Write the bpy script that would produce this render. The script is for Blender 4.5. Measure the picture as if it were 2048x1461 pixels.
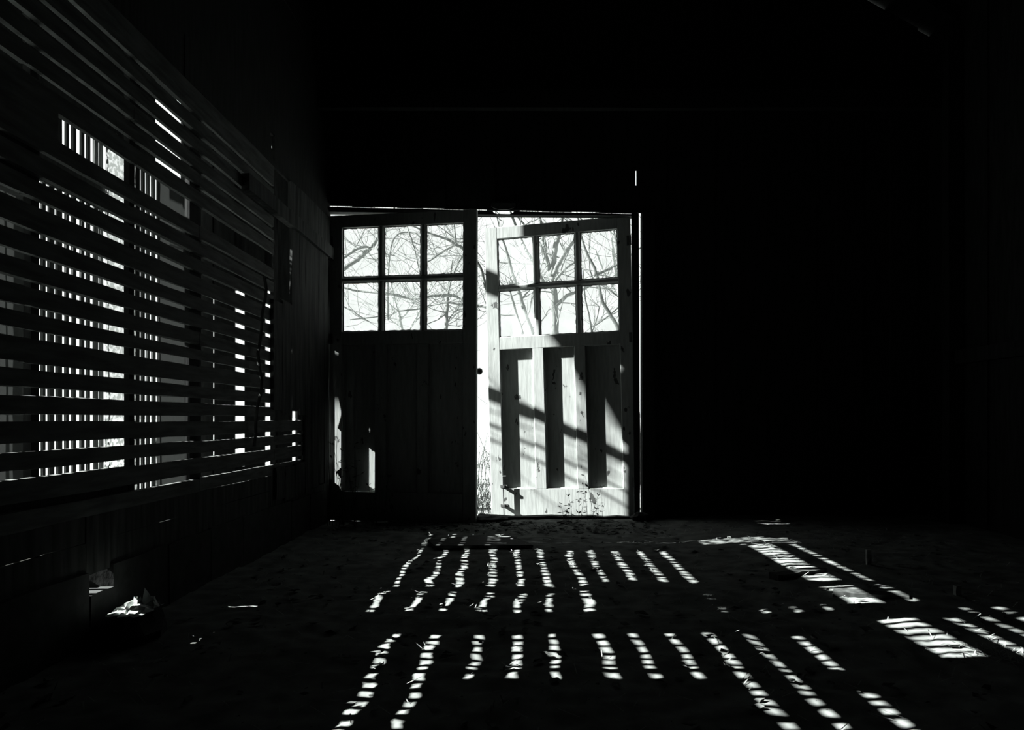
import bpy, math, random
from mathutils import Vector, Matrix, noise
R = random.Random(7)
rad = math.radians
C = bpy.context.scene.collection
for o in list(bpy.data.objects): bpy.data.objects.remove(o)

# ---------------------------------------------------------------- camera, sky, sun, exposure
F, HX, HY, H = 1450.0, 1050.0, 838.0, 0.8
cam = bpy.data.objects.new('camera', bpy.data.cameras.new('camera'))
C.objects.link(cam)
cam.location = (0, 0, H); cam.rotation_euler = (rad(90), 0, 0)
cam.data.sensor_width = 36; cam.data.lens = F * 36 / 2048
cam.data.shift_x = -(HX - 1024) / 2048; cam.data.shift_y = (HY - 730.5) / 2048
cam.data.clip_start = .02; cam.data.clip_end = 500
bpy.context.scene.camera = cam
w = bpy.data.worlds.new('sky'); bpy.context.scene.world = w; w.use_nodes = True
w.node_tree.nodes['Background'].inputs[0].default_value = (.955, 1, .975, 1)
w.node_tree.nodes['Background'].inputs[1].default_value = 1.15
TANEL, AZ = .582, rad(.6)
sd = Vector((math.cos(AZ), -math.sin(AZ), -TANEL * math.cos(AZ))).normalized()
sun = bpy.data.objects.new('sun', bpy.data.lights.new('sun', 'SUN')); C.objects.link(sun)
sun.data.energy = 58; sun.data.angle = rad(.3); sun.data.color = (.97, 1, .98)
sun.rotation_euler = sd.to_track_quat('-Z', 'Y').to_euler(); sun.location = (-12, 6, 9)
vs = bpy.context.scene.view_settings
vs.view_transform = 'Standard'; vs.look = 'None'; vs.gamma = 1; vs.use_curve_mapping = False; vs.exposure = 0

def P(px, py, Y):
    return Vector(((px - HX) / F * Y, Y, H + (HY - py) / F * Y))

# ---------------------------------------------------------------- materials
def mat(name, col, dark=.5, scale=(1, 1, 1), ns=6, rough=.9, bump=.15, spec=.1, tint=(.95, 1, .96), wear=None):
    m = bpy.data.materials.new(name); m.use_nodes = True
    nt = m.node_tree; N = nt.nodes; L = nt.links
    b = N['Principled BSDF']; b.inputs['Roughness'].default_value = rough
    b.inputs['Specular IOR Level'].default_value = spec
    tc = N.new('ShaderNodeTexCoord'); mp = N.new('ShaderNodeMapping'); mp.inputs['Scale'].default_value = scale
    nz = N.new('ShaderNodeTexNoise'); nz.inputs['Scale'].default_value = ns; nz.inputs['Detail'].default_value = 6
    oi = N.new('ShaderNodeObjectInfo')
    L.new(tc.outputs['Object'], mp.inputs['Vector']); L.new(mp.outputs['Vector'], nz.inputs['Vector'])
    cr = N.new('ShaderNodeValToRGB')
    c = lambda k: (col * tint[0] * k, col * tint[1] * k, col * tint[2] * k, 1)
    cr.color_ramp.elements[0].position = .35; cr.color_ramp.elements[0].color = c(dark)
    cr.color_ramp.elements[1].position = .65; cr.color_ramp.elements[1].color = c(1)
    L.new(nz.outputs['Fac'], cr.inputs['Fac'])
    out = cr.outputs['Color']
    if wear:
        n2 = N.new('ShaderNodeTexNoise'); n2.inputs['Scale'].default_value = wear[0]; n2.inputs['Detail'].default_value = 8
        m2 = N.new('ShaderNodeMapping'); m2.inputs['Scale'].default_value = (1, 1, .55)
        L.new(tc.outputs['Object'], m2.inputs['Vector']); L.new(m2.outputs['Vector'], n2.inputs['Vector'])
        r2 = N.new('ShaderNodeValToRGB'); r2.color_ramp.elements[0].position = wear[1]; r2.color_ramp.elements[1].position = wear[1] + .02
        L.new(n2.outputs['Fac'], r2.inputs['Fac'])
        mx = N.new('ShaderNodeMix'); mx.data_type = 'RGBA'; mx.inputs['B'].default_value = (.03, .032, .03, 1)
        L.new(r2.outputs['Color'], mx.inputs['Factor']); L.new(out, mx.inputs['A']); out = mx.outputs['Result']
    L.new(out, b.inputs['Base Color'])
    bp = N.new('ShaderNodeBump'); bp.inputs['Strength'].default_value = bump; bp.inputs['Distance'].default_value = .01
    L.new(nz.outputs['Fac'], bp.inputs['Height']); L.new(bp.outputs['Normal'], b.inputs['Normal'])
    return m

M = dict(
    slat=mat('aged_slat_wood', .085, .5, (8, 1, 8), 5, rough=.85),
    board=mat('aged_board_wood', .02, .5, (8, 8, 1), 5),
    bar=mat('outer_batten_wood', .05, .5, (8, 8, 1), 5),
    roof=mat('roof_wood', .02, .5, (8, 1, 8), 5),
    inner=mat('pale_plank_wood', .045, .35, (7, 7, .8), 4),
    paint=mat('weathered_white_paint', .235, .78, (9, 9, 1.2), 6, rough=.7, bump=.1, spec=.3, wear=(16, .66)),
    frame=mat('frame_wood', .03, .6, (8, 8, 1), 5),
    iron=mat('rusty_iron', .05, .5, ns=30, rough=.6, spec=.4),
    floor=mat('dusty_dirt', .155, .55, ns=9, rough=1, bump=.4, spec=0, wear=(30, .68)),
    stonem=mat('grey_stone', .03, .6, ns=18),
    ground=mat('sunlit_ground', .30, .55, ns=3, rough=1, spec=0),
    bark=mat('grey_bark', .12, .5, (3, 3, 1), 12, rough=1, spec=0),
    pale=mat('haze_pale_bark', .34, .6, (3, 3, 1), 12, rough=1, spec=0),  # bark colour lightened to stand in for haze and overexposure
    darkbark=mat('dark_bark', .06, .5, (3, 3, 1), 12, rough=1, spec=0),
    straw=mat('dry_straw', .25, .6, ns=20, rough=.9, spec=0),
    leaf=mat('dry_leaf', .12, .5, ns=30, rough=.9, spec=0),
    weed=mat('dead_weed', .07, .6, ns=30, spec=0),
    rag=mat('crumpled_pale_paper', .5, .7, ns=8, spec=0),
)
def glass_mat():
    m = bpy.data.materials.new('dusty_glass'); m.use_nodes = True; nt = m.node_tree; N = nt.nodes; L = nt.links
    N.remove(N['Principled BSDF']); out = N['Material Output']
    tr = N.new('ShaderNodeBsdfTransparent'); df = N.new('ShaderNodeBsdfDiffuse'); tl = N.new('ShaderNodeBsdfTranslucent')
    df.inputs['Color'].default_value = (.76, .8, .78, 1); tl.inputs['Color'].default_value = (.76, .8, .78, 1)
    mx = N.new('ShaderNodeMixShader'); L.new(df.outputs[0], mx.inputs[1]); L.new(tl.outputs[0], mx.inputs[2])
    nz = N.new('ShaderNodeTexNoise'); nz.inputs['Scale'].default_value = 5; nz.inputs['Detail'].default_value = 5
    tc = N.new('ShaderNodeTexCoord'); L.new(tc.outputs['Object'], nz.inputs['Vector'])
    mr = N.new('ShaderNodeMapRange'); mr.inputs['From Min'].default_value = .3; mr.inputs['From Max'].default_value = .7
    mr.inputs['To Min'].default_value = .05; mr.inputs['To Max'].default_value = .22
    L.new(nz.outputs['Fac'], mr.inputs['Value'])
    m2 = N.new('ShaderNodeMixShader'); L.new(mr.outputs[0], m2.inputs[0]); L.new(tr.outputs[0], m2.inputs[1]); L.new(mx.outputs[0], m2.inputs[2])
    L.new(m2.outputs[0], out.inputs['Surface']); return m
M['glass'] = glass_mat()
def cloth_mat(name, col, trans, holes, hs):
    m = bpy.data.materials.new(name); m.use_nodes = True; nt = m.node_tree; N = nt.nodes; L = nt.links
    N.remove(N['Principled BSDF']); out = N['Material Output']
    df = N.new('ShaderNodeBsdfDiffuse'); tl = N.new('ShaderNodeBsdfTranslucent'); tr = N.new('ShaderNodeBsdfTransparent')
    df.inputs['Color'].default_value = (col * .95, col, col * .96, 1); tl.inputs['Color'].default_value = (trans * .95, trans, trans * .96, 1)
    a = N.new('ShaderNodeAddShader'); L.new(df.outputs[0], a.inputs[0]); L.new(tl.outputs[0], a.inputs[1])
    tc = N.new('ShaderNodeTexCoord'); nz = N.new('ShaderNodeTexNoise'); nz.inputs['Scale'].default_value = hs; nz.inputs['Detail'].default_value = 3
    L.new(tc.outputs['Object'], nz.inputs['Vector'])
    mr = N.new('ShaderNodeMapRange'); mr.inputs['From Min'].default_value = .5 - .03; mr.inputs['From Max'].default_value = .5 + .07
    mr.inputs['To Min'].default_value = 0; mr.inputs['To Max'].default_value = holes
    L.new(nz.outputs['Fac'], mr.inputs['Value'])
    m2 = N.new('ShaderNodeMixShader'); L.new(mr.outputs[0], m2.inputs[0]); L.new(a.outputs[0], m2.inputs[1]); L.new(tr.outputs[0], m2.inputs[2])
    L.new(m2.outputs[0], out.inputs['Surface']); return m
M['burlap'] = cloth_mat('loose_burlap', .15, .03, .7, 36)
M['canvas'] = cloth_mat('worn_canvas', .05, .003, .0, 30)

# ---------------------------------------------------------------- helpers
class MB:
    def __init__(s): s.v = []; s.f = []
    def add(s, vs, fs):
        n = len(s.v); s.v += [tuple(v) for v in vs]; s.f += [tuple(i + n for i in f) for f in fs]; return s
    def box(s, a, b, jit=0, rnd=R):
        x0, y0, z0 = a; x1, y1, z1 = b
        vs = [(x, y, z) for x in (x0, x1) for y in (y0, y1) for z in (z0, z1)]
        if jit: vs = [tuple(c + rnd.uniform(-jit, jit) for c in v) for v in vs]
        return s.add(vs, [(0, 1, 3, 2), (4, 6, 7, 5), (0, 4, 5, 1), (2, 3, 7, 6), (0, 2, 6, 4), (1, 5, 7, 3)])
    def prism(s, pts, ax, a, b):
        n = len(pts)
        def mk(p, t):
            return {0: (t, p[0], p[1]), 1: (p[0], t, p[1]), 2: (p[0], p[1], t)}[ax]
        vs = [mk(p, a) for p in pts] + [mk(p, b) for p in pts]
        fs = [tuple(range(n))[::-1], tuple(range(n, 2 * n))] + [(i, (i + 1) % n, n + (i + 1) % n, n + i) for i in range(n)]
        return s.add(vs, fs)
    def tube(s, pts, rs, n=6):
        pts = [Vector(p) for p in pts]
        if not hasattr(rs, '__len__'): rs = [rs] * len(pts)
        vs = []; fs = []
        for i, p in enumerate(pts):
            d = (pts[min(i + 1, len(pts) - 1)] - pts[max(i - 1, 0)])
            if d.length < 1e-9: d = Vector((0, 0, 1))
            d.normalize()
            u = d.cross(Vector((0, 1, 0.13))); u = u.normalized() if u.length > 1e-3 else Vector((1, 0, 0))
            v = d.cross(u)
            for k in range(n):
                a = 2 * math.pi * k / n
                vs.append(p + (u * math.cos(a) + v * math.sin(a)) * rs[i])
        for i in range(len(pts) - 1):
            for k in range(n):
                fs.append((i * n + k, i * n + (k + 1) % n, (i + 1) * n + (k + 1) % n, (i + 1) * n + k))
        fs.append(tuple(range(n))[::-1]); fs.append(tuple(range((len(pts) - 1) * n, len(pts) * n)))
        return s.add(vs, fs)
    def mesh(s, name, m):
        me = bpy.data.meshes.new(name); me.from_pydata(s.v, [], s.f); me.update(); me.materials.append(m); return me
    def build(s, name, m, parent=None, smooth=False):
        me = s.mesh(name, m)
        if smooth: me.polygons.foreach_set('use_smooth', [True] * len(me.polygons))
        o = bpy.data.objects.new(name, me); C.objects.link(o)
        if parent: o.parent = parent
        return o
def tag(o, label=None, cat=None, group=None, kind=None):
    if label: o['label'] = label
    if cat: o['category'] = cat
    if group: o['group'] = group
    if kind: o['kind'] = kind
    return o
def empty(name, loc=(0, 0, 0), rot=(0, 0, 0), kind=None):
    o = bpy.data.objects.new(name, None); C.objects.link(o); o.location = loc; o.rotation_euler = rot
    o.empty_display_size = .1
    if kind: o['kind'] = kind
    return o
def wobble_plank(a, b, ax, seg=5, j=.002, rnd=R):
    """box a..b cut into segments along axis ax, its long edges wavering by j"""
    mb = MB(); o = [i for i in range(3) if i != ax]; vs = []; fs = []
    ends = rnd.uniform(-3 * j, 3 * j)
    for i in range(seg + 1):
        t = i / seg
        for (p, q) in ((0, 0), (1, 0), (1, 1), (0, 1)):
            v = [0, 0, 0]; v[ax] = a[ax] + (b[ax] - a[ax]) * t
            v[o[0]] = (b if p else a)[o[0]] + rnd.uniform(-j, j) * .4
            v[o[1]] = (b if q else a)[o[1]] + rnd.uniform(-j, j)
            if i in (0, seg) and p: v[ax] += ends
            vs.append(v)
    for i in range(seg):
        for k in range(4):
            fs.append((4 * i + k, 4 * i + (k + 1) % 4, 4 * i + 4 + (k + 1) % 4, 4 * i + 4 + k))
    fs += [(3, 2, 1, 0), tuple(4 * seg + k for k in range(4))]
    return mb.add(vs, fs)

# ---------------------------------------------------------------- setting: floor, outside ground
D = 5.74                       # plane of the wall with the doors
XL, XO, XR = -1.544, -2.65, 3.2  # slatted wall, outer batten wall, right wall
YN = -1.6
def hgt(x, y):
    v = Vector((x, y, 0))
    return .018 * noise.noise(v * 1.3) + .010 * noise.noise(v * 5) + .006 * noise.noise(v * 16) + .003 * noise.noise(v * 45) + .03 * min(1, max(0, (x - .95) / .5))
def grid(name, x0, x1, y0, y1, st, fn, m, kind='structure'):
    nx = int((x1 - x0) / st) + 1; ny = int((y1 - y0) / st) + 1
    mb = MB()
    vs = [(x0 + (x1 - x0) * i / nx, y0 + (y1 - y0) * j / ny) for j in range(ny + 1) for i in range(nx + 1)]
    vs = [(x, y, fn(x, y)) for x, y in vs]
    fs = [(j * (nx + 1) + i, j * (nx + 1) + i + 1, (j + 1) * (nx + 1) + i + 1, (j + 1) * (nx + 1) + i) for j in range(ny) for i in range(nx)]
    mb.add(vs, fs); o = mb.build(name, m, smooth=True); o['kind'] = kind; return o
grid('floor', XL - .05, XR + .05, YN, D + .02, .022, hgt, M['floor'])
grid('floor_crib', XO - .02, XL - .05, YN, D + .02, .1, lambda x, y: .02 + .02 * noise.noise(Vector((x, y, 3)) * 2), M['board'])
def gz(x, y):
    return -.06 + .03 * noise.noise(Vector((x, y, 0)) * .8) + max(0, y - 14) * .012 + (.0 if y < 9 else .1 * noise.noise(Vector((x, y, 5)) * .3))
grid('ground', -40, 40, D + .02, 90, .5, gz, M['ground'])
g2 = MB().box((-40, YN - 6, -.3), (XO - .02, D + .02, -.06)).build('ground_side', M['ground']); g2['kind'] = 'structure'

# threshold and footing
t = MB()
pts = [(-1.56, .0)] + [(-1.56 + 2.5 * i / 24, .028 + R.uniform(-.006, .006)) for i in range(25)] + [(.94, 0)]
t.prism(pts, 1, D - .03, D + .07)
t.build('trim_1', M['stonem'])['kind'] = 'structure'
ft = empty('foundation', (0, 0, 0), kind='structure')
fb = [YN + .456 * q for q in range(9)] + [2.555]
fb = [q for q in fb if q < 2.4] + [2.555, 2.70] + [2.70 + (D - .16 - 2.70) * q / 7 for q in range(1, 8)]
for y0, y1 in zip(fb[:-1], fb[1:]):
    ht = .175 if abs(y0 - 2.555) < .01 else .262 + R.uniform(-.01, .01)
    wobble_plank((XL - .16, y0 + .001, -.05), (XL + .015, y1 - .004, ht), 1, 4, .004).build('block', M['stonem'], ft)
    wobble_plank((XL - .19, y0 - .02, -.05), (XL - .161, y1 + .02, ht - .012), 1, 2, .001).build('backing', M['stonem'], ft)  # added behind the blocks to stop sunlight leaking through their joints

# ---------------------------------------------------------------- slatted wall on the left
wl = empty('wall_left', (XL, 0, 0), kind='structure')
gaps = [-.27, -.172, -.092, 0, .084, .165, .264, .337, .421, .503, .584, .683, .765, .847, 'OPEN', 1.09, 1.172, 1.255, 1.338, 1.42]
GH = .012; TH = .018
def slat(z0, z1, y0, y1, x=XL, th=TH, m='slat', j=.0025, name='slat'):
    o = wobble_plank((x - th - XL, y0, z0), (x - XL, y1, z1), 1, max(3, int((y1 - y0) / .25)), j).build(name, M[m], wl); return o
edges = []; lo = H - .345
for g in gaps:
    if g == 'OPEN': edges.append((lo, H + .918)); lo = H + 1.012; continue
    h = GH * R.uniform(.85, 1.15)
    edges.append((lo, H + g - h)); lo = H + g + h
edges.append((lo, H + 1.55))
for i, (a, b) in enumerate(edges):
    s0 = [(YN, .48), (.48, 1.62), (1.62, 2.875), (2.875, 4.46)] if i % 2 else [(YN, 1.04), (1.04, 2.24), (2.24, 3.45), (3.45, 4.46)]
    for (y0, y1) in s0:
        k = R.uniform(-.003, .003)
        slat(a + k, b + k, y0 - .004, y1 + .004)
    if b < H + .05:
        slat(a, b, 4.465, 5.05)
# solid boards above the slats, with a ragged hole
z = H + 1.555
hole_z = H + 1.59
while z < 4.4:
    z1 = z + .19
    for (y0, y1) in ((YN, 1.4), (1.4, 3.3), (3.3, D)):
        if z < hole_z < z1 and y0 == 3.3:
            slat(z, z1 + .006, y0, 4.40, m='board', name='board'); slat(z, z1 + .006, 4.475, y1, m='board', name='board')
            MB().prism([(4.40 - .002, z), (4.478, z), (4.478, z + .05), (4.462, z + .028), (4.44, z + .045), (4.425, z + .09), (4.398, z + .12)], 0, -TH, 0).build('board_remnant', M['board'], wl)
        else:
            slat(z, z1 + .006, y0, y1, m='board', x=XL - .004 * (int(z * 10) % 2), name='board')
    z = z1
# boards below the slats down to the foundation (one missing where the sun comes in low)
for (y0, y1) in ((YN, .6), (.6, 2.55), (2.705, 4.4), (4.4, D - .12)):
    slat(.235, .36, y0, y1, m='inner', name='board'); slat(.362, H - .347, y0, y1, m='inner', name='board')
slat(.245, H - .347, 2.55, 2.705, m='inner', name='board')
# studs behind the slats
for (y0, y1) in ((-.6, -.5), (.45, .55), (1.0, 1.08), (1.58, 1.66), (2.29, 2.33), (2.865, 2.90), (3.38, 3.50), (4.54, 4.58), (5.0, 5.07)):
    wobble_plank((-TH - (.09 if y0 < 2 else .024), y0, .2), (-TH - .001, y1, 4.2), 2, 4, .004).build('stud', M['board'], wl)
# planks nailed upright inside near the corner, the plate rail above them
def up(y0, y1, z0, z1, x=.02, m='inner'):
    wobble_plank((x - .018, y0, z0), (x, y1, z1), 2, 5, .006).build('plank', M[m], wl)
up(4.40, 4.56, .86, 1.53); up(4.566, 4.74, .84, 1.56); up(4.748, 4.90, .85, 2.12); up(4.91, 5.03, .83, 2.12)
up(5.035, 5.18, .30, 2.12); up(5.19, 5.36, .29, 2.12); up(5.37, 5.50, .30, 2.12); up(5.505, 5.62, 1.43, 2.12); up(5.505, 5.60, .3, 1.44); up(5.60, 5.703, .76, 1.44, .0); up(5.60, 5.703, .28, .45, .0); up(5.60, 5.672, .44, .77, .0)
up(4.45, 4.60, .30, .50); up(4.61, 4.80, .28, .49); up(4.81, 5.03, .29, .5)
wobble_plank((0.0, 3.95, 2.05), (.045, D - .03, 2.14), 1, 6, .004).build('rail', M['inner'], wl)
wobble_plank((-.01, 4.75, 2.145), (.02, D - .03, 2.36), 1, 4, .01).build('rail', M['inner'], wl)
wobble_plank((-.02, 5.60, 1.42), (.0, D - .02, 2.2), 2, 4, .004).build('plank', M['board'], wl)
wobble_plank((-.10, 5.64, 1.42), (-.022, D + .002, 4.3), 2, 4, .001).build('post', M['board'], wl)  # corner post added to stop sun leaking along the door wall
slat(H + .915, H + 1.015, YN, 2.40)
wobble_plank((-.05, YN, H - .30), (-TH - .002, 2.86, H - .24), 1, 4, .002).build('board', M['board'], wl)  # added behind the lowest gap to keep sun off the near floor
wobble_plank((-.06, 2.16, 1.50), (-TH - .002, 2.33, 1.71), 1, 2, .002).build('board', M['board'], wl)  # added behind the upper gaps to block sky and sun
wobble_plank((-.10, 5.60, -.05), (-.0, D + .002, .30), 2, 2, .001).build('post', M['board'], wl)

# ---------------------------------------------------------------- outer wall of upright battens
wo = empty('wall_outer', (XO, 0, 0), kind='structure')
bars = [wobble_plank((-.014, -.0152, 0), (0, .0152, 3.35), 2, 6, .0022).mesh('batten', M['bar']) for _ in range(5)]
short = [wobble_plank((-.014, -.0152, 0), (0, .0152, 2.55), 2, 6, .0022).mesh('batten', M['bar']) for _ in range(2)]
y = .35; n = 0
while y < 5.22:
    miss = 3.09 < y < 3.28
    cloth = 4.56 < y < 4.88
    if not miss and not cloth:
        o = bpy.data.objects.new('batten', R.choice(bars)); C.objects.link(o); o.parent = wo
        o.location = (0, y + R.uniform(-.006, .006), 0); o.rotation_euler = (R.uniform(-.002, .002), 0, 0)
        o.scale = (1, R.choice((.8, 1, 1, 1.15, 1.35)), 1)
    y += .07
def ob(y0, y1, z0, z1, name='board', m='bar', x=.012):
    wobble_plank((x - .012, y0, z0), (x, y1, z1), 1, 5, .004).build(name, M[m], wo)
for k in range(8):                                       # solid lower right part of the outer wall behind the camera
    ob(YN, .33, .0 + k * .42, .418 + k * .42)
ob(.3, 2.22, 1.42, 1.62); ob(.3, 2.26, 1.625, 1.91)       # boards added across the battens to keep sun off parts of the floor
ob(.3, 2.21, 2.165, 2.345); ob(2.2, 3.0, 2.16, 2.33); ob(2.86, 3.10, 2.335, 2.555); ob(3.55, 4.56, 2.10, 2.34); ob(2.93, 3.56, 1.76, 2.02); ob(3.10, 3.60, 2.025, 2.36)  # further boards added to cut the sunlight reaching the floor
ob(3.0, 5.14, 2.56, 2.86); ob(3.0, 5.16, 2.865, 3.12); ob(3.0, 5.17, 3.125, 3.38)  # boards added high up to block sun through the upper gaps
ob(.3, 5.72, 3.30, 3.42, 'wall_plate'); ob(.3, 5.72, .0, .22, 'sill')
for yy in (4.92, 5.61): wobble_plank((.0, yy - .03, 0), (.02, yy + .03, 3.4), 2, 4, .004).build('post', M['board'], wo)
# burlap and canvas hung in the crib
def sheet(name, x, y0, y1, z0, z1, m, label, amp=.02):
    mb = MB(); ny, nz = 14, 24; vs = []; fs = []
    for j in range(nz + 1):
        for i in range(ny + 1):
            yy = y0 + (y1 - y0) * i / ny; zz = z0 + (z1 - z0) * j / nz
            vs.append((x + amp * math.sin(i * 1.1 + j * .12) + R.uniform(-.003, .003), yy + R.uniform(-.004, .004), zz + R.uniform(-.006, .006)))
    for j in range(nz):
        for i in range(ny): fs.append((j * (ny + 1) + i, j * (ny + 1) + i + 1, (j + 1) * (ny + 1) + i + 1, (j + 1) * (ny + 1) + i))
    return tag(mb.add(vs, fs).build(name, M[m], smooth=True), label, 'cloth')
sheet('burlap_sheet', XO + .04, 4.50, 4.87, .3, 2.62, 'burlap', 'coarse light-flecked burlap sheet seen through the window slot of the slatted wall', .008)
sheet('canvas_sheet', XO + .04, 5.125, 5.58, .3, 2.56, 'canvas', 'dim grey canvas hanging right of the light slits behind the slatted wall', .01)
sheet('canvas_sheet', -2.05, 2.72, 3.01, .25, 1.98, 'canvas', 'grey canvas strip at the left edge of the photo behind the slats', .012)

# ---------------------------------------------------------------- wall with the doors
wb = empty('wall_back', (0, D, 0), kind='structure')
def roofz(x):
    return 3.42 + .6 * (x + 2.9) if x < .5 else 3.42 + .6 * 3.4 - .6 * (x - .5)
def topline(x): return 2.490 - (x + 1.55) * .0235
def vboard(x0, x1, z0, z1=None, k=0, z0b=None):
    if z0 <= 0: z0 = -.25
    z0b = z0 if z0b is None else z0b
    # upright board whose head follows the roof; its foot may slope
    za, zb = (roofz(x0), roofz(x1)) if z1 is None else (z1, z1)
    zf = z0 if z0b is None else z0b
    yo = .016 * (k % 2)
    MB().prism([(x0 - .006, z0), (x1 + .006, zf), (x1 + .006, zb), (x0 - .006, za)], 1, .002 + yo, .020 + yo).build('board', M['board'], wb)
k = 0; x = -2.66
slits = [(-2.475, -2.465), (-2.30, -2.222), (-2.062, -2.017), (-1.85, -1.806)]
segs = [(-2.66, -2.476), (-2.462, -2.300), (-2.222, -2.062), (-2.018, -1.848), (-1.806, -1.575)]
for (a, b) in segs:
    if a == -2.018:
        vboard(a + .006, b - .006, 0, 2.74, 0); vboard(-1.965, b - .006, 2.74, 2.97, 0); vboard(a + .006, b - .006, 2.97, None, 0)
    else: vboard(a + .006, b - .006, 0, None, 0)
# battens across the crib front keep the slits short
for (z0, z1) in ((0, .42), (1.82, 4.5)):
    for (a, b) in slits:
        if z1 > 4 and a == -2.062:
            MB().box((a - .02, .022, z0), (b + .02, .036, 2.80)).build('batten', M['board'], wb); MB().box((a - .02, .022, 2.97), (b + .02, .036, roofz(a) - .03)).build('batten', M['board'], wb); continue
        MB().box((a - .02, .022, z0), (b + .02, .036, min(z1, roofz(a) - .03))).build('batten', M['board'], wb)
x = -1.575
while x < .86:
    x1 = min(x + R.uniform(.17, .23), .872)
    if .872 - x1 < .08: x1 = .872
    vboard(x, x1, topline(x), None, k, topline(x1)); k += 1; x = x1
x = .925
while x < XR:
    x1 = min(x + R.uniform(.17, .23), XR + .02)
    vboard(x, x1, -.03, None, k); k += 1; x = x1
vboard(.890, .915, topline(.89), None, k, topline(.915))
MB().box((.86, .038, 2.40), (.90, .05, 2.66)).build('batten', M['board'], wb); MB().box((.86, .038, 2.78), (.90, .05, 4.4)).build('batten', M['board'], wb)
# slit high over the right jamb is an unfilled joint at x = .895
# door frame: jambs and header, set a finger's width off the boards so that daylight shows round it
def frame(name, pts, y0=-.03, y1=.05):
    o = MB().prism(pts, 1, D + y0, D + y1).build(name, M['frame']); o['kind'] = 'structure'; return o
hd = [(-1.56, 2.432), (.89, 2.40)]
top = []
for i in range(41):
    xx = -1.556 + 2.446 * i / 40
    zt = topline(xx) - .020
    top.append((xx, zt))
top = [p for p in top if not (-.262 < p[0] < -.078)]
dip = []
for i in range(13):
    a = math.pi * i / 12; dip.append((-.17 - .085 * math.cos(a), topline(-.17) - .020 - .030 * math.sin(a)))
left = [p for p in top if p[0] < -.17]; right = [p for p in top if p[0] > -.17]
prof = [hd[0], hd[1]] + right[::-1] + dip[::-1] + left[::-1]
frame('trim_2', prof)
frame('trim_3', [(-1.575, .0), (-1.552, .0), (-1.552, 2.47), (-1.568, 2.47)])
frame('trim_4', [(.862, .0), (.907, .0), (.897, 2.42), (.840, 2.42)], -.03, -.004)
MB().box((.914, -.10, 0), (1.01, .0, 2.41), .002).build('casing', M['board'], wb)
MB().box((-.30, -.06, topline(-.17) - .022), (-.04, -.03, topline(-.17) + .05)).build('lintel_block', M['board'], wb)
lp = MB(); pl = [(-.17 - .095 * math.cos(math.pi * i / 16), topline(-.17) + .012 - .034 * math.sin(math.pi * i / 16)) for i in range(17)]
lp.prism(pl + [(-.075, topline(-.17) + .03), (-.265, topline(-.17) + .03)], 1, D - .075, D - .061)
tag(lp.build('track_plate', M['iron']), 'round-bottomed dark metal plate on the lintel above the door gap', 'plate')

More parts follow.
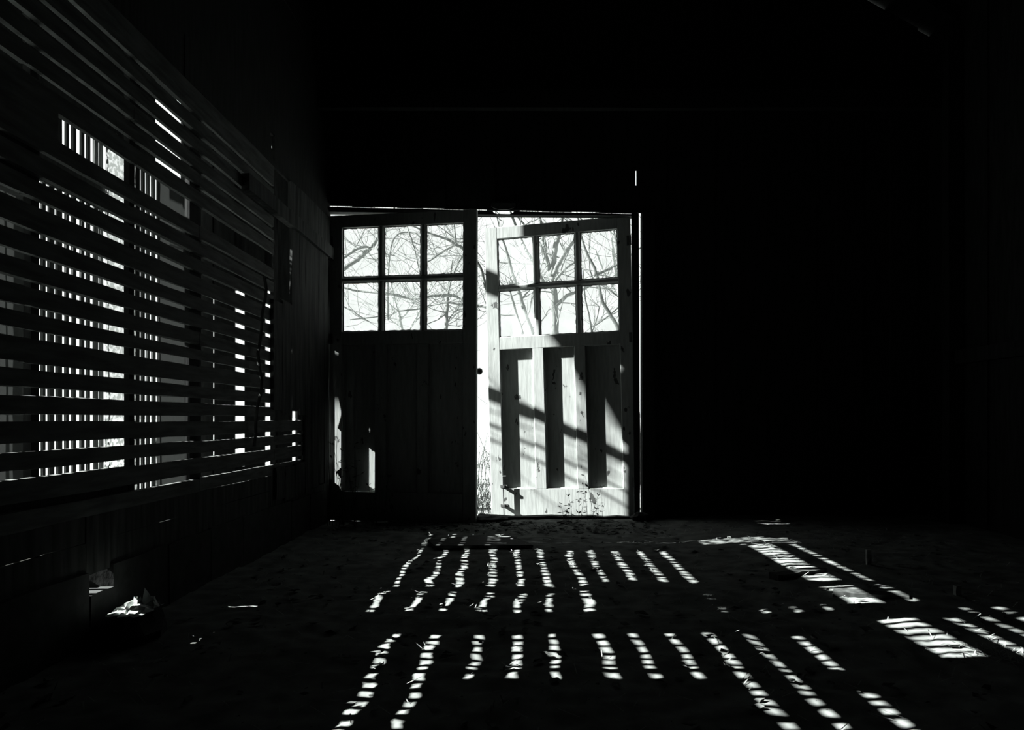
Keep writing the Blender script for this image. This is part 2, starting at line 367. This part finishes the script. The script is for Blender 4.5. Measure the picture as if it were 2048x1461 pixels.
# ---------------------------------------------------------------- the two door leaves
W_, HH = 1.19, 2.40
def bar(mb, x0, x1, z0, z1, horiz, y0=-.0225, y1=.0225, ch=.009):
    if horiz: # chamfered towards the room
        mb.prism([(y0, z0 + ch), (y0, z1 - ch), (y0 + ch, z1), (y1, z1), (y1, z0), (y0 + ch, z0)], 0, x0, x1)
    else:
        mb.prism([(x0 + ch, y0), (x1 - ch, y0), (x1, y0 + ch), (x1, y1), (x0, y1), (x0, y0 + ch)], 2, z0, z1)
    return mb
def leaf(name, loc, rot, sg):
    d = empty(name, loc, rot, 'structure')
    X = lambda a, b: (sg * a, sg * b) if sg > 0 else (-b, -a)
    st, pw, mw = .105, .297, .0445
    cols = [st + i * (pw + mw) for i in range(3)]
    zb, zp, zr, p1, p2 = .23, 1.38, 1.485, (1.485, 1.872), (1.915, 2.302)
    a, b = X(0, st); bar(MB(), a, b, 0, HH, False, ch=.004).build('stile', M['paint'], d)
    a, b = X(W_ - st, W_); bar(MB(), a, b, 0, HH, False, ch=.004).build('stile', M['paint'], d)
    a, b = X(st, W_ - st)
    bar(MB(), a, b, 0, zb, True, ch=.004).build('bottom_rail', M['paint'], d)
    bar(MB(), a, b, zp, zr, True, ch=.004).build('middle_rail', M['paint'], d)
    bar(MB(), a, b, p2[1], HH, True, ch=.004).build('top_rail', M['paint'], d)
    bar(MB(), a, b, p1[1], p2[0], True, y0=-.0205, ch=.012).build('muntin', M['paint'], d)
    for i in (1, 2):
        a, b = X(cols[i] - mw, cols[i])
        bar(MB(), a, b, p1[0], p1[1], False, y0=-.0205, ch=.012).build('muntin', M['paint'], d)
        bar(MB(), a, b, p2[0], p2[1], False, y0=-.0205, ch=.012).build('muntin', M['paint'], d)
        a, b = X(cols[i] - mw / 2 - .045, cols[i] - mw / 2 + .045)
        bar(MB(), a, b, zb, zp, False, ch=.004).build('mullion', M['paint'], d)
    pc = [(st, cols[1] - mw / 2 - .045), (cols[1] - mw / 2 + .045, cols[2] - mw / 2 - .045), (cols[2] - mw / 2 + .045, W_ - st)]
    for (u, v) in pc:
        a, b = X(u, v); MB().box((a - .001, .012, zb - .001), (b + .001, .019, zp + .001)).build('panel', M['paint'], d)
        fr = MB()
        for (q0, q1, q2, q3) in ((a, a + .008, zb, zp), (b - .008, b, zb, zp), (a, b, zb, zb + .008), (a, b, zp - .008, zp)):
            fr.box((q0, .004, q2), (q1, .012, q3))
        fr.build('moulding', M['paint'], d)
    for i in range(3):
        for (z0, z1) in (p1, p2):
            a, b = X(cols[i], cols[i] + pw)
            MB().box((a, .004, z0), (b, .007, z1)).build('pane', M['glass'], d)
            pt = MB(); n = 22
            def edge(fx, L0, L1, ins):
                vs = []; fs = []
                for q in range(n + 1):
                    t = L0 + (L1 - L0) * q / n; e = ins * (.004 + .007 * abs(noise.noise(Vector((t * 30, i * 7 + z0 * 9, ins)))) + .003 * R.random())
                    for yy in (.0, .004): vs += [fx(t, 0, yy), fx(t, e, yy)]
                for q in range(n):
                    o = 4 * q; fs += [(o, o + 1, o + 5, o + 4), (o + 2, o + 6, o + 7, o + 3), (o + 1, o + 3, o + 7, o + 5)]
                pt.add(vs, fs)
            edge(lambda t, e, yy: (t, yy, z0 + e), a, b, 1); edge(lambda t, e, yy: (t, yy, z1 + e), a, b, -1)
            edge(lambda t, e, yy: (a + e, yy, t), z0, z1, 1); edge(lambda t, e, yy: (b + e, yy, t), z0, z1, -1)
            pt.build('putty', M['paint'], d)
    return d
dl = leaf('door_1', (-1.545, D + .0, .0), (0, rad(.15), rad(-9.5)), 1)
dr = leaf('door_2', (.897, D + .025, .018), (0, rad(-1.45), rad(-13.5)), -1)
dr.scale = (1.012, 1, 1)
# knob on the left leaf's free edge
kn = MB()
for i in range(8): pass
kn.tube([(W_ - .012, .0225, 1.17), (W_ - .012, .05, 1.17)], .008, 8)
kn.tube([(W_ + .004, .045, 1.17), (W_ + .004, .052, 1.17), (W_ + .004, .066, 1.17), (W_ + .004, .078, 1.17), (W_ + .004, .082, 1.17)], [.010, .022, .027, .020, .008], 12)
kn.build('knob', M['iron'], dl, True)
# drop bolt on the right leaf
bx = -(W_ - .112)
bo = MB().tube([(bx, -.048, .01), (bx, -.048, .33), (bx, -.05, .335), (bx + .028, -.05, .335)], .006, 8).build('drop_bolt', M['iron'], dr)
for zz in (.09, .25):
    MB().box((bx - .03, -.026, zz - .012), (bx + .03, -.0225, zz + .012)).box((bx - .012, -.058, zz - .01), (bx + .012, -.026, zz + .01)).build('bracket', M['iron'], dr)
for (dd, s) in ((dl, 1), (dr, -1)):
    for zz in (.28, 1.43, 2.2):
        MB().box((s * .002 if s > 0 else -.03, -.025, zz - .04), (.03 if s > 0 else -.002, -.0226, zz + .04)).tube([(0, -.03, zz - .04), (0, -.03, zz + .04)], .007, 8).build('hinge', M['iron'], dd)

# ---------------------------------------------------------------- right wall, near wall, roof
wr = empty('wall_right', (XR, 0, 0), kind='structure')
y = YN; k = 0
while y < D:
    y1 = min(y + R.uniform(.17, .24), D + .02)
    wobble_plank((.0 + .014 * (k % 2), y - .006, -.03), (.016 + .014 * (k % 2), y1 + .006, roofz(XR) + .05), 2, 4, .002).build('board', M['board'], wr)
    y = y1; k += 1
for yy in (.2, 1.5, 2.8, 4.1, 5.3): wobble_plank((-.1, yy, -.03), (-.002, yy + .09, 3.6), 2, 4, .004).build('stud', M['board'], wr)
wobble_plank((-.05, YN, 1.2), (-.001, .2, 1.3), 1).build('girt', M['board'], wr)
for a in ((.29, 1.5), (1.59, 2.8), (2.89, 4.1), (4.19, 5.3)): wobble_plank((-.06, a[0], 1.2), (-.002, a[1], 1.3), 1).build('girt', M['board'], wr)
wn = empty('wall_near', (0, YN, 0), kind='structure')
x = XO - .02; k = 0
while x < XR:
    x1 = min(x + .24, XR + .02)
    if x < .5 < x1: x1 = .5
    za, zb2 = roofz(x), roofz(x1)
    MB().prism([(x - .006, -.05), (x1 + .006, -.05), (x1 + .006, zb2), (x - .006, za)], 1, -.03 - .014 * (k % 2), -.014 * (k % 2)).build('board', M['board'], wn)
    x = x1; k += 1
ce = empty('ceiling', (0, 0, 0), kind='structure')
OV = D + .25
for sgn in (-1, 1):
    xs = -2.95 if sgn < 0 else 3.95
    n = 16
    for i in range(n):
        xa = xs + (.5 - xs) * i / n; xb = xs + (.5 - xs) * (i + 1) / n
        za, zb2 = roofz(xa) + .012 * (i % 2), roofz(xb) + .012 * (i % 2); e = .012 * (1 if xb > xa else -1)
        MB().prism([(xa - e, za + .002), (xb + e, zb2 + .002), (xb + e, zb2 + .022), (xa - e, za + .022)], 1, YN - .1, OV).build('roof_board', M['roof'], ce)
for yy in (-.9, 0, .9, 1.8, 2.7, 3.6, 4.5, 5.35):
    for (xa, xb) in ((-2.88, .5), (.5, 3.88)):
        MB().prism([(xa, roofz(xa) - .1), (xb, roofz(xb) - .1), (xb, roofz(xb)), (xa, roofz(xa))], 1, yy, yy + .05).build('rafter', M['roof'], ce)
for yy in (1.84, 3.64, 5.40):
    wobble_plank((XO + .1, yy, 3.12), (XR - .02, yy + .06, 3.26), 0, 8, .004).build('tie_beam', M['roof'], ce)

# ---------------------------------------------------------------- things on the floor and by the doors
def stone(name, loc, s, label, sd=0, m='stonem'):
    rnd = random.Random(sd); mb = MB(); vs = []; n, mm = 10, 6
    for j in range(mm + 1):
        a = math.pi * j / mm
        for i in range(n):
            b = 2 * math.pi * i / n; k = rnd.uniform(.82, 1.1)
            vs.append((s[0] * math.sin(a) * math.cos(b) * k, s[1] * math.sin(a) * math.sin(b) * k, s[2] * (1 - math.cos(a)) * .5 * (k if 0 < j < mm else 1)))
    fs = [(j * n + i, j * n + (i + 1) % n, (j + 1) * n + (i + 1) % n, (j + 1) * n + i) for j in range(mm) for i in range(n)]
    o = mb.add(vs, fs).build(name, M[m]); o.location = loc
    return tag(o, label, 'stone')
stone('door_stone', (.885, 5.60, .0), (.075, .06, .075), 'small rough stone at the foot of the right door jamb', 3)
stone('flat_stone', (-.28, 5.62, .0), (.16, .10, .06), 'flat dark stone lying below the gap between the doors', 4)
stone('rubble_stone', (-.15, 5.42, .0), (.05, .04, .03), 'little stone in front of the flat stone at the door gap', 5)
stone('rubble_stone', (.30, 5.50, .0), (.06, .04, .03), 'little stone before the middle of the right door leaf', 6)

# crumpled paper by the slatted wall
def crumple(name, loc, sx, sy, h, label, cat, m='rag', sd=1):
    rnd = random.Random(sd); n = 12; vs = []; fs = []
    for j in range(n + 1):
        for i in range(n + 1):
            u, v = i / n - .5, j / n - .5; r = max(abs(u), abs(v)) * 2
            zz = h * (1 - r) * (.5 + rnd.random()) + .004
            if u > .15 and v > .1: zz += h * 1.6 * (1 - r)
            vs.append((u * sx + rnd.uniform(-.008, .008), v * sy + rnd.uniform(-.012, .012), zz))
    for j in range(n):
        for i in range(n): fs.append((j * (n + 1) + i, j * (n + 1) + i + 1, (j + 1) * (n + 1) + i + 1, (j + 1) * (n + 1) + i))
    o = MB().add(vs, fs).build(name, M[m]); o.location = loc; return tag(o, label, cat)
crumple('crumpled_paper', (-1.41, 2.62, .105), .13, .18, .035, 'crumpled pale paper scrap lit by the sun at the foot of the slatted wall', 'paper')
stone('base_stone', (-1.42, 2.62, -.02), (.12, .16, .13), 'dark stone under the crumpled paper by the slatted wall', 9)

# a thin slab at the far side of the floor
MB2 = MB().prism([(-.62, 4.62), (-.30, 4.80), (-.02, 4.60), (.05, 4.42), (-.55, 4.40)], 2, .012, .03)
tag(MB2.build('floor_slab', M['stonem']), 'thin flat slab edge lying on the floor before the left door', 'slab')
def scrap(name, loc, dims, rz, ry, label):  # loose board pieces added on the floor to catch light
    o = wobble_plank((-dims[0] / 2, -dims[1] / 2, 0), (dims[0] / 2, dims[1] / 2, dims[2]), 0, 4, .004).build(name, M['inner'])
    o.location = loc; o.rotation_euler = (0, ry, rz); return tag(o, label, 'wood scrap')
scrap('wood_scrap', (1.36, 3.62, .01), (.34, .07, .03), .5, 0, 'short board scrap in the broken light right of the floor centre')
scrap('wood_scrap', (1.50, 3.16, .01), (.30, .08, .035), -.3, 0, 'board scrap beside the long bright streak on the right floor')
def stakef(px, py0, py1, Y, label):  # upright piece added to catch light where a bright mark stands
    a = P(px, py1, Y); b = P(px + 2, py0, Y)
    o = wobble_plank((-.012, -.01, 0), (.012, .01, b.z - 0), 2, 3, .003).build('stake', M['straw']); o.location = (a.x, Y, 0)
    return tag(o, label, 'stake')
stakef(1737, 1100, 1130, 3.85, 'short pale stake added to catch light on the right floor, farther of the two')
stakef(1915, 1172, 1200, 3.15, 'short pale stake added to catch light on the right floor, nearer of the two')

# litter: straw and leaf bits nobody could count
st = MB(); lf = MB()
for i in range(1700):
    x, y = R.uniform(-1.4, 2.6), R.uniform(1.2, 5.6); a = R.uniform(0, math.pi); l = R.uniform(.015, .07)
    if R.random() < .06: x, y = R.gauss(1.55, .05), R.gauss(2.35, .06)
    z0 = hgt(x, y) + .004; dx, dy = math.cos(a) * l, math.sin(a) * l; wx, wy = -math.sin(a) * .0015, math.cos(a) * .0015
    up_ = R.uniform(0, .018)
    st.add([(x - wx, y - wy, z0), (x + wx, y + wy, z0), (x + dx + wx, y + dy + wy, z0 + up_), (x + dx - wx, y + dy - wy, z0 + up_)], [(0, 1, 2, 3)])
for i in range(1500):
    x, y = R.uniform(-1.45, 3.0), R.uniform(1.2, 5.6)
    if R.random() < .4: y = R.uniform(5.1, 5.6); x = R.uniform(-1.4, 1.0)
    z0 = hgt(x, y) + .003; s = R.uniform(.008, .024); a = R.uniform(0, 6.28)
    vs = []
    for q in range(6):
        b = a + q * math.pi / 3; rr = s * (1.3 if q % 3 == 0 else .7)
        vs.append((x + math.cos(b) * rr, y + math.sin(b) * rr, z0 + R.uniform(0, s * .6)))
    lf.add(vs, [(0, 1, 2, 3, 4, 5)])
tag(st.build('straw', M['straw']), 'loose straw scattered over the dirt floor', 'straw', kind='stuff')
tag(lf.build('leaf_litter', M['leaf']), 'dry leaf litter over the floor, thickest at the door sill', 'leaves', kind='stuff')

def weed(name, base, n, h, spread, label, sd, m='weed', leaves=True, thick=.0022):
    rnd = random.Random(sd); o0 = empty(name, base); tag(o0, label, 'weed')
    stm = MB(); lv = MB()
    for i in range(n):
        x, y, z = rnd.uniform(-spread, spread) * .3, rnd.uniform(-spread, spread) * .3, 0
        a = rnd.uniform(0, 6.28); ln = rnd.uniform(.1, .5) * spread; hh = h * rnd.uniform(.55, 1)
        pts = [(x + math.cos(a) * ln * t * t, y + math.sin(a) * ln * t * t, hh * t) for t in (0, .25, .5, .75, 1)]
        stm.tube(pts, [thick, thick, thick * .8, thick * .6, thick * .3], 4)
        if leaves:
            for p in pts[1:]:
                for q in range(2):
                    b = rnd.uniform(0, 6.28); l = rnd.uniform(.02, .05); s = rnd.uniform(.004, .01)
                    e = Vector(p) + Vector((math.cos(b) * l, math.sin(b) * l, rnd.uniform(-.01, .03)))
                    c = (Vector(p) + e) / 2; t_ = Vector((-math.sin(b), math.cos(b), rnd.uniform(-.6, .6))) * s
                    lv.add([p, c + t_, e, c - t_], [(0, 1, 2, 3)])
    so = stm.build('stems', M[m], o0); so['kind'] = 'stuff'
    if leaves: lo_ = lv.build('leaves', M[m], o0); lo_['kind'] = 'stuff'
    return o0
weed('dead_weed', (-1.32, 5.42, .0), 12, .62, .26, 'dense dark weed clump at the hinge side of the left door', 1)
weed('dead_weed', (-1.12, 5.46, .0), 6, .38, .2, 'shorter dead weed right of the dense clump by the left door', 2)
weed('dead_weed', (-1.45, 5.45, .0), 5, .9, .1, 'tall thin stalks in the left corner by the door frame', 3, leaves=False)
for i, (px, hh) in enumerate(((1128, .20), (1152, .30), (1174, .42), (1196, .17))):
    weed('dry_stalk', ((px - HX) / F * 5.66, 5.66, .0), 3, hh, .15,
         ['thin dry stalk at the sill, leftmost before the right door', 'bent dry stalk at the sill, second from the left', 'tallest dry stalk before the right door leaf', 'shortest dry stalk at the sill, nearest the right jamb'][i], 20 + i, thick=.0018)
# hanging vine in front of the slatted wall
v = MB(); pts = [Vector((-1.50 + .012 * math.sin(i * .9), f_, z_)) for i, (f_, z_) in enumerate([(4.17 - .01 * i + .02 * math.sin(i * 1.7), 1.62 - i * .075) for i in range(14)])]
v.tube(pts, .009, 6); tag(v.build('hanging_vine', M['darkbark']), 'dark crooked vine hanging before the slats near the inner planks', 'vine')
cb = MB().tube([P(312, 383, 3.0) + Vector((-.3, 0, 0)), P(340, 388, 3.0), P(372, 400, 3.15)], .005, 6)
# ---------------------------------------------------------------- outside: trees, shrubs, grass
def spline(pts, n=5):
    out = []; m_ = len(pts)
    for i in range(m_ - 1):
        p0, p1, p2, p3 = pts[max(i - 1, 0)], pts[i], pts[i + 1], pts[min(i + 2, m_ - 1)]
        for k in range(n):
            t = k / n
            out.append(.5 * ((2 * p1) + (p2 - p0) * t + (2 * p0 - 5 * p1 + 4 * p2 - p3) * t * t + (3 * p1 - p0 - 3 * p2 + p3) * t ** 3))
    out.append(pts[-1]); return out
def twigs(mb, p, d, ln, r, depth, rnd):
    pts = [p]; q = p.copy(); dd = d.normalized()
    for i in range(5):
        dd = (dd + Vector((rnd.uniform(-.28, .28), rnd.uniform(-.28, .28), rnd.uniform(-.15, .3)))).normalized()
        q = q + dd * ln / 5; pts.append(q.copy())
    mb.tube(pts, [r * (1 - .15 * i) for i in range(6)], 4)
    if depth > 0:
        for i in (1, 2, 3, 4, 5):
            if rnd.random() < .75:
                a = Vector((rnd.uniform(-1, 1), rnd.uniform(-.6, .6), rnd.uniform(-.5, 1))).normalized()
                twigs(mb, pts[i], (dd + a * .9), ln * rnd.uniform(.4, .65), r * .6, depth - 1, rnd)
def tree(name, label, Y, limbs, m, sd, tw=10, tl=1.1, tr=.010, depth=1):
    """limbs: lists of (px, py, width_px); first is the trunk"""
    rnd = random.Random(sd)
    first = [P(a[0], a[1], Y) for a in limbs[0]]
    base = first[0].copy(); zg = gz(base.x, Y)
    root = empty(name, (base.x, Y, zg)); tag(root, label, 'tree')
    off = Vector((base.x, Y, zg)); tb = MB()
    for k, L in enumerate(limbs):
        pts = [P(a[0], a[1], Y + rnd.uniform(-.25, .25) * (i > 0 and k > 0)) - off for i, a in enumerate(L)]
        rs = [a[2] / 2 / F * Y for a in L]
        if k == 0:
            pts = [Vector((pts[0].x * .6, 0, -.1))] + pts; rs = [rs[0] * 1.35] + rs
        sp = spline(pts, 5); rr = []
        for i in range(len(pts) - 1): rr += [rs[i] + (rs[i + 1] - rs[i]) * q / 5 for q in range(5)]
        rr.append(rs[-1])
        sp = [q + Vector((rnd.uniform(-.5, .5), 0, rnd.uniform(-.5, .5))) * rr[i] * .5 for i, q in enumerate(sp)]
        MB().tube(sp, rr, 7).build('trunk' if k == 0 else 'branch', M[m], root, True)
        for q in range(tw):
            i = rnd.randrange(max(1, len(sp) // 3) if k == 0 else 0, len(sp)); d = Vector((rnd.uniform(-1, 1), rnd.uniform(-.5, .5), rnd.uniform(-.3, 1)))
            twigs(tb, sp[i], d, tl * rnd.uniform(.5, 1.2), min(tr, rr[i] * .6), depth, rnd)
    o = tb.build('twigs', M[m], root); o['kind'] = 'stuff'
    return root
tree('bare_tree', 'big pale many-forked tree in the middle column of the right door panes', 12.5,
     [[(1112, 830, 20), (1112, 680, 17), (1108, 610, 15), (1104, 555, 16)],
      [(1104, 555, 12), (1090, 505, 9), (1086, 460, 8), (1070, 410, 6), (1060, 350, 4)],
      [(1105, 550, 12), (1110, 500, 11), (1120, 455, 9), (1128, 400, 6), (1125, 340, 4)],
      [(1106, 552, 11), (1125, 515, 8), (1150, 480, 6), (1190, 430, 5), (1220, 380, 3)],
      [(1112, 612, 9), (1135, 592, 7), (1165, 580, 5), (1200, 560, 4)],
      [(1108, 590, 6), (1112, 560, 5), (1135, 535, 4), (1160, 520, 3)],
      [(1100, 540, 8), (1085, 500, 6), (1074, 480, 5), (1040, 440, 4), (1010, 400, 3)]], 'bark', 11, 4, 1.1, .012)
tree('bare_tree', 'slender pale leaning tree in the left column of the right door panes', 11.0,
     [[(1095, 830, 11), (1075, 700, 10), (1054, 636, 9), (1038, 586, 8), (1029, 560, 7), (1014, 505, 6), (1000, 460, 4), (985, 400, 3)],
      [(1045, 667, 6), (1034, 630, 5), (1021, 588, 4), (1010, 555, 3)],
      [(1090, 570, 6), (1071, 531, 7), (1052, 500, 6), (1038, 470, 6), (1020, 420, 5), (1005, 370, 3)],
      [(1030, 560, 4), (1010, 575, 4), (985, 560, 3), (960, 540, 2)],
      [(1042, 600, 4), (1060, 580, 3), (1085, 560, 2)]], 'bark', 12, 4, .9, .010)
tree('bare_tree', 'dark leaning sapling in the lower right pane of the right door', 8.2,
     [[(1275, 830, 9), (1252, 720, 8), (1237, 660, 8), (1215, 620, 7), (1203, 597, 7), (1192, 545, 6), (1172, 503, 5), (1160, 460, 3), (1150, 400, 2)],
      [(1190, 550, 6), (1215, 540, 6), (1242, 525, 5), (1275, 500, 4), (1300, 480, 3)],
      [(1242, 525, 5), (1236, 500, 5), (1228, 465, 4), (1222, 420, 3)],
      [(1203, 570, 3), (1225, 585, 3), (1243, 604, 3), (1220, 630, 3), (1185, 655, 2)]], 'darkbark', 13, 7, .7, .004)
tree('bare_tree', 'thin dark sapling left of the leaning one in the lower right pane', 8.8,
     [[(1205, 830, 5), (1195, 740, 4), (1184, 665, 4), (1178, 630, 3), (1170, 593, 3), (1166, 540, 2)],
      [(1184, 665, 2), (1193, 640, 2), (1200, 610, 1.5)]], 'darkbark', 14, 6, .6, .003)
tree('bare_tree', 'grey tree whose thin trunk stands in the right column of the left door panes', 9.6,
     [[(890, 830, 9), (890, 720, 8), (892, 660, 8), (894, 625, 7), (896, 595, 6), (899, 560, 4), (905, 520, 3)],
      [(929, 598, 6), (912, 593, 6), (895, 591, 6), (861, 592, 6), (840, 596, 6), (810, 594, 6), (778, 588, 5), (755, 585, 5), (714, 582, 4), (693, 577, 4), (660, 570, 3)],
      [(861, 612, 3), (895, 606, 3), (926, 611, 3), (960, 612, 5), (985, 622, 4)],
      [(895, 625, 3), (875, 640, 2), (850, 650, 2)],
      [(893, 650, 3), (908, 625, 2.5), (935, 615, 2), (950, 600, 2)]], 'bark', 15, 9, .9, .005)
tree('bare_tree', 'grey tree with crossing boughs in the upper right pane of the left door', 8.6,
     [[(1000, 830, 8), (985, 700, 7), (975, 600, 7), (960, 535, 7), (931, 502, 6), (912, 489, 6), (890, 477, 5), (861, 467, 4), (820, 450, 3)],
      [(912, 489, 5), (910, 470, 4), (908, 455, 4), (905, 420, 3)], [(912, 489, 4), (884, 505, 4), (861, 521, 3), (840, 530, 2)],
      [(912, 488, 4), (900, 465, 3), (890, 450, 3)], [(955, 480, 5), (928, 509, 5), (907, 547, 4), (895, 590, 3)],
      [(890, 477, 3), (915, 478, 3), (932, 477, 3)]], 'bark', 16, 6, .7, .004)
tree('bare_tree', 'grey tree with a rising bough across the upper left pane of the left door', 8.9,
     [[(610, 830, 14), (620, 680, 12), (640, 580, 11), (690, 537, 8), (715, 520, 8), (740, 498, 8), (752, 482, 7), (760, 470, 6), (785, 425, 5), (800, 380, 4)],
      [(660, 535, 4), (693, 513, 5), (715, 498, 5), (733, 494, 4), (740, 498, 4)],
      [(735, 500, 3), (750, 497, 3), (762, 505, 3), (790, 512, 2)],
      [(776, 640, 3), (776, 570, 3), (778, 526, 3), (782, 496, 3), (793, 471, 3), (815, 465, 3), (835, 470, 3), (850, 490, 2)],
      [(808, 440, 3), (818, 465, 3), (828, 495, 3), (835, 525, 2), (841, 552, 2)],
      [(700, 640, 2), (776, 631, 3), (797, 623, 3), (840, 618, 3), (860, 610, 2)],
      [(690, 615, 3), (715, 630, 2.5), (740, 645, 2)]], 'bark', 17, 9, .8, .0045)
tree('bare_tree', 'twiggy pale tree behind the middle column of the left door panes', 14.0,
     [[(815, 830, 9), (812, 720, 8), (800, 640, 6), (790, 600, 5), (780, 560, 4), (770, 500, 3)],
      [(806, 680, 5), (830, 640, 4), (850, 600, 3), (865, 560, 2)], [(800, 640, 4), (830, 600, 3), (820, 550, 2)]], 'pale', 18, 7, 1.5, .008)
tree('bare_tree', 'pale background tree behind the upper right pane of the right door', 16.0,
     [[(1255, 830, 12), (1250, 700, 11), (1240, 600, 9), (1225, 500, 7), (1215, 420, 5)], [(1240, 600, 6), (1215, 560, 5), (1190, 500, 4)]], 'pale', 19, 7, 1.6, .010)
# the tree beside the barn whose boughs throw the slanting shadows on the open leaf
sh = empty('shade_tree', (-7.2, 6.90, -.06)); tag(sh, 'leafless tree left of the barn, shading the open door leaf', 'tree')
MB().tube(spline([Vector((0, 0, -.1)), Vector((.05, -.02, 2)), Vector((-.1, 0, 4)), Vector((.1, .1, 6.4)), Vector((0, 0, 9))]), [.17 - .006 * i for i in range(21)], 9).build('trunk', M['bark'], sh, True)
rs_ = random.Random(41)
tb = MB()
for (zt, ye, r) in ((4.66, 5.55, .055), (4.40, 5.5, .014), (4.28, 5.55, .012), (9, 0, .10), (3, 0, .12)):
    q0 = Vector((0, 0, zt - .5)); q1 = Vector((.7, 6.25 - 7.1, zt + .06)); q2 = Vector((.8, ye - 7.1, zt + .06 + (6.25 - ye) * .1))
    q2 = Vector((.8, min(ye, 6.1) - 7.1, zt + .06))
    if ye == 0:
        q0 = Vector((0, 0, 5.2 if zt > 5 else 2.6)); q1 = Vector((.5, -.85, 5.75 if zt > 5 else 3.45)); q2 = Vector((.7, -1.10, 4.95 if zt > 5 else 4.05)); q3 = Vector((.8, -1.3, 4.72 if zt > 5 else 4.35))
        MB().tube(spline([q0, q1, q2, q3]), [r * (1 - .03 * q) for q in range(16)], 7).build('branch', M['bark'], sh, True); continue
    MB().tube(spline([q0, q1, q2]), [r * (1 - .03 * q) for q in range(11)], 7).build('branch', M['bark'], sh, True)
    for q in range(3): twigs(tb, q1 + Vector((rs_.uniform(-.2, .2), rs_.uniform(-.2, .4), 0)), Vector((rs_.uniform(-1, 1), rs_.uniform(-1, .3), rs_.uniform(-.5, 1))), rs_.uniform(.4, .8), .006, 1, rs_)
tb.build('twigs', M['bark'], sh)['kind'] = 'stuff'

# shrubs and grass beyond the sill
for i, (px, Y, hh, n, lab) in enumerate((
        (715, 10.5, 1.95, 26, 'leafy shrub at the bottom of the lower left pane of the left door'),
        (788, 11.5, 1.9, 22, 'leafy shrub low in the lower middle pane of the left door'),
        (966, 9.5, .95, 16, 'bare low shrub seen in the gap between the doors'),
        (975, 12.0, .45, 34, 'dark grass tussock in the gap between the doors'),
        (1000, 15.0, 1.6, 20, 'pale distant shrub behind the gap between the doors'))):
    X_ = (px - HX) / F * Y
    weed('shrub', (X_, Y, gz(X_, Y)), n, hh, 1.1 if i < 2 else .9, lab, 60 + i, m=('bark', 'bark', 'bark', 'weed', 'pale')[i], thick=.006 if i < 3 else .005)
gr = MB()
for i in range(9000):
    x, y = R.uniform(-1.3, .8), 6.25 + abs(R.gauss(0, 2.2)); z0 = gz(x, y) - .01
    h_ = R.uniform(.03, .12); a = R.uniform(0, 6.28); b = R.uniform(0, .05); wv = R.uniform(.002, .004)
    gr.add([(x - wv, y, z0), (x + wv, y, z0), (x + math.cos(a) * b, y + math.sin(a) * b, z0 + h_)], [(0, 1, 2)])
tag(gr.build('grass', M['weed']), 'sparse dry grass on the sunlit ground outside the door gap', 'grass', kind='stuff')
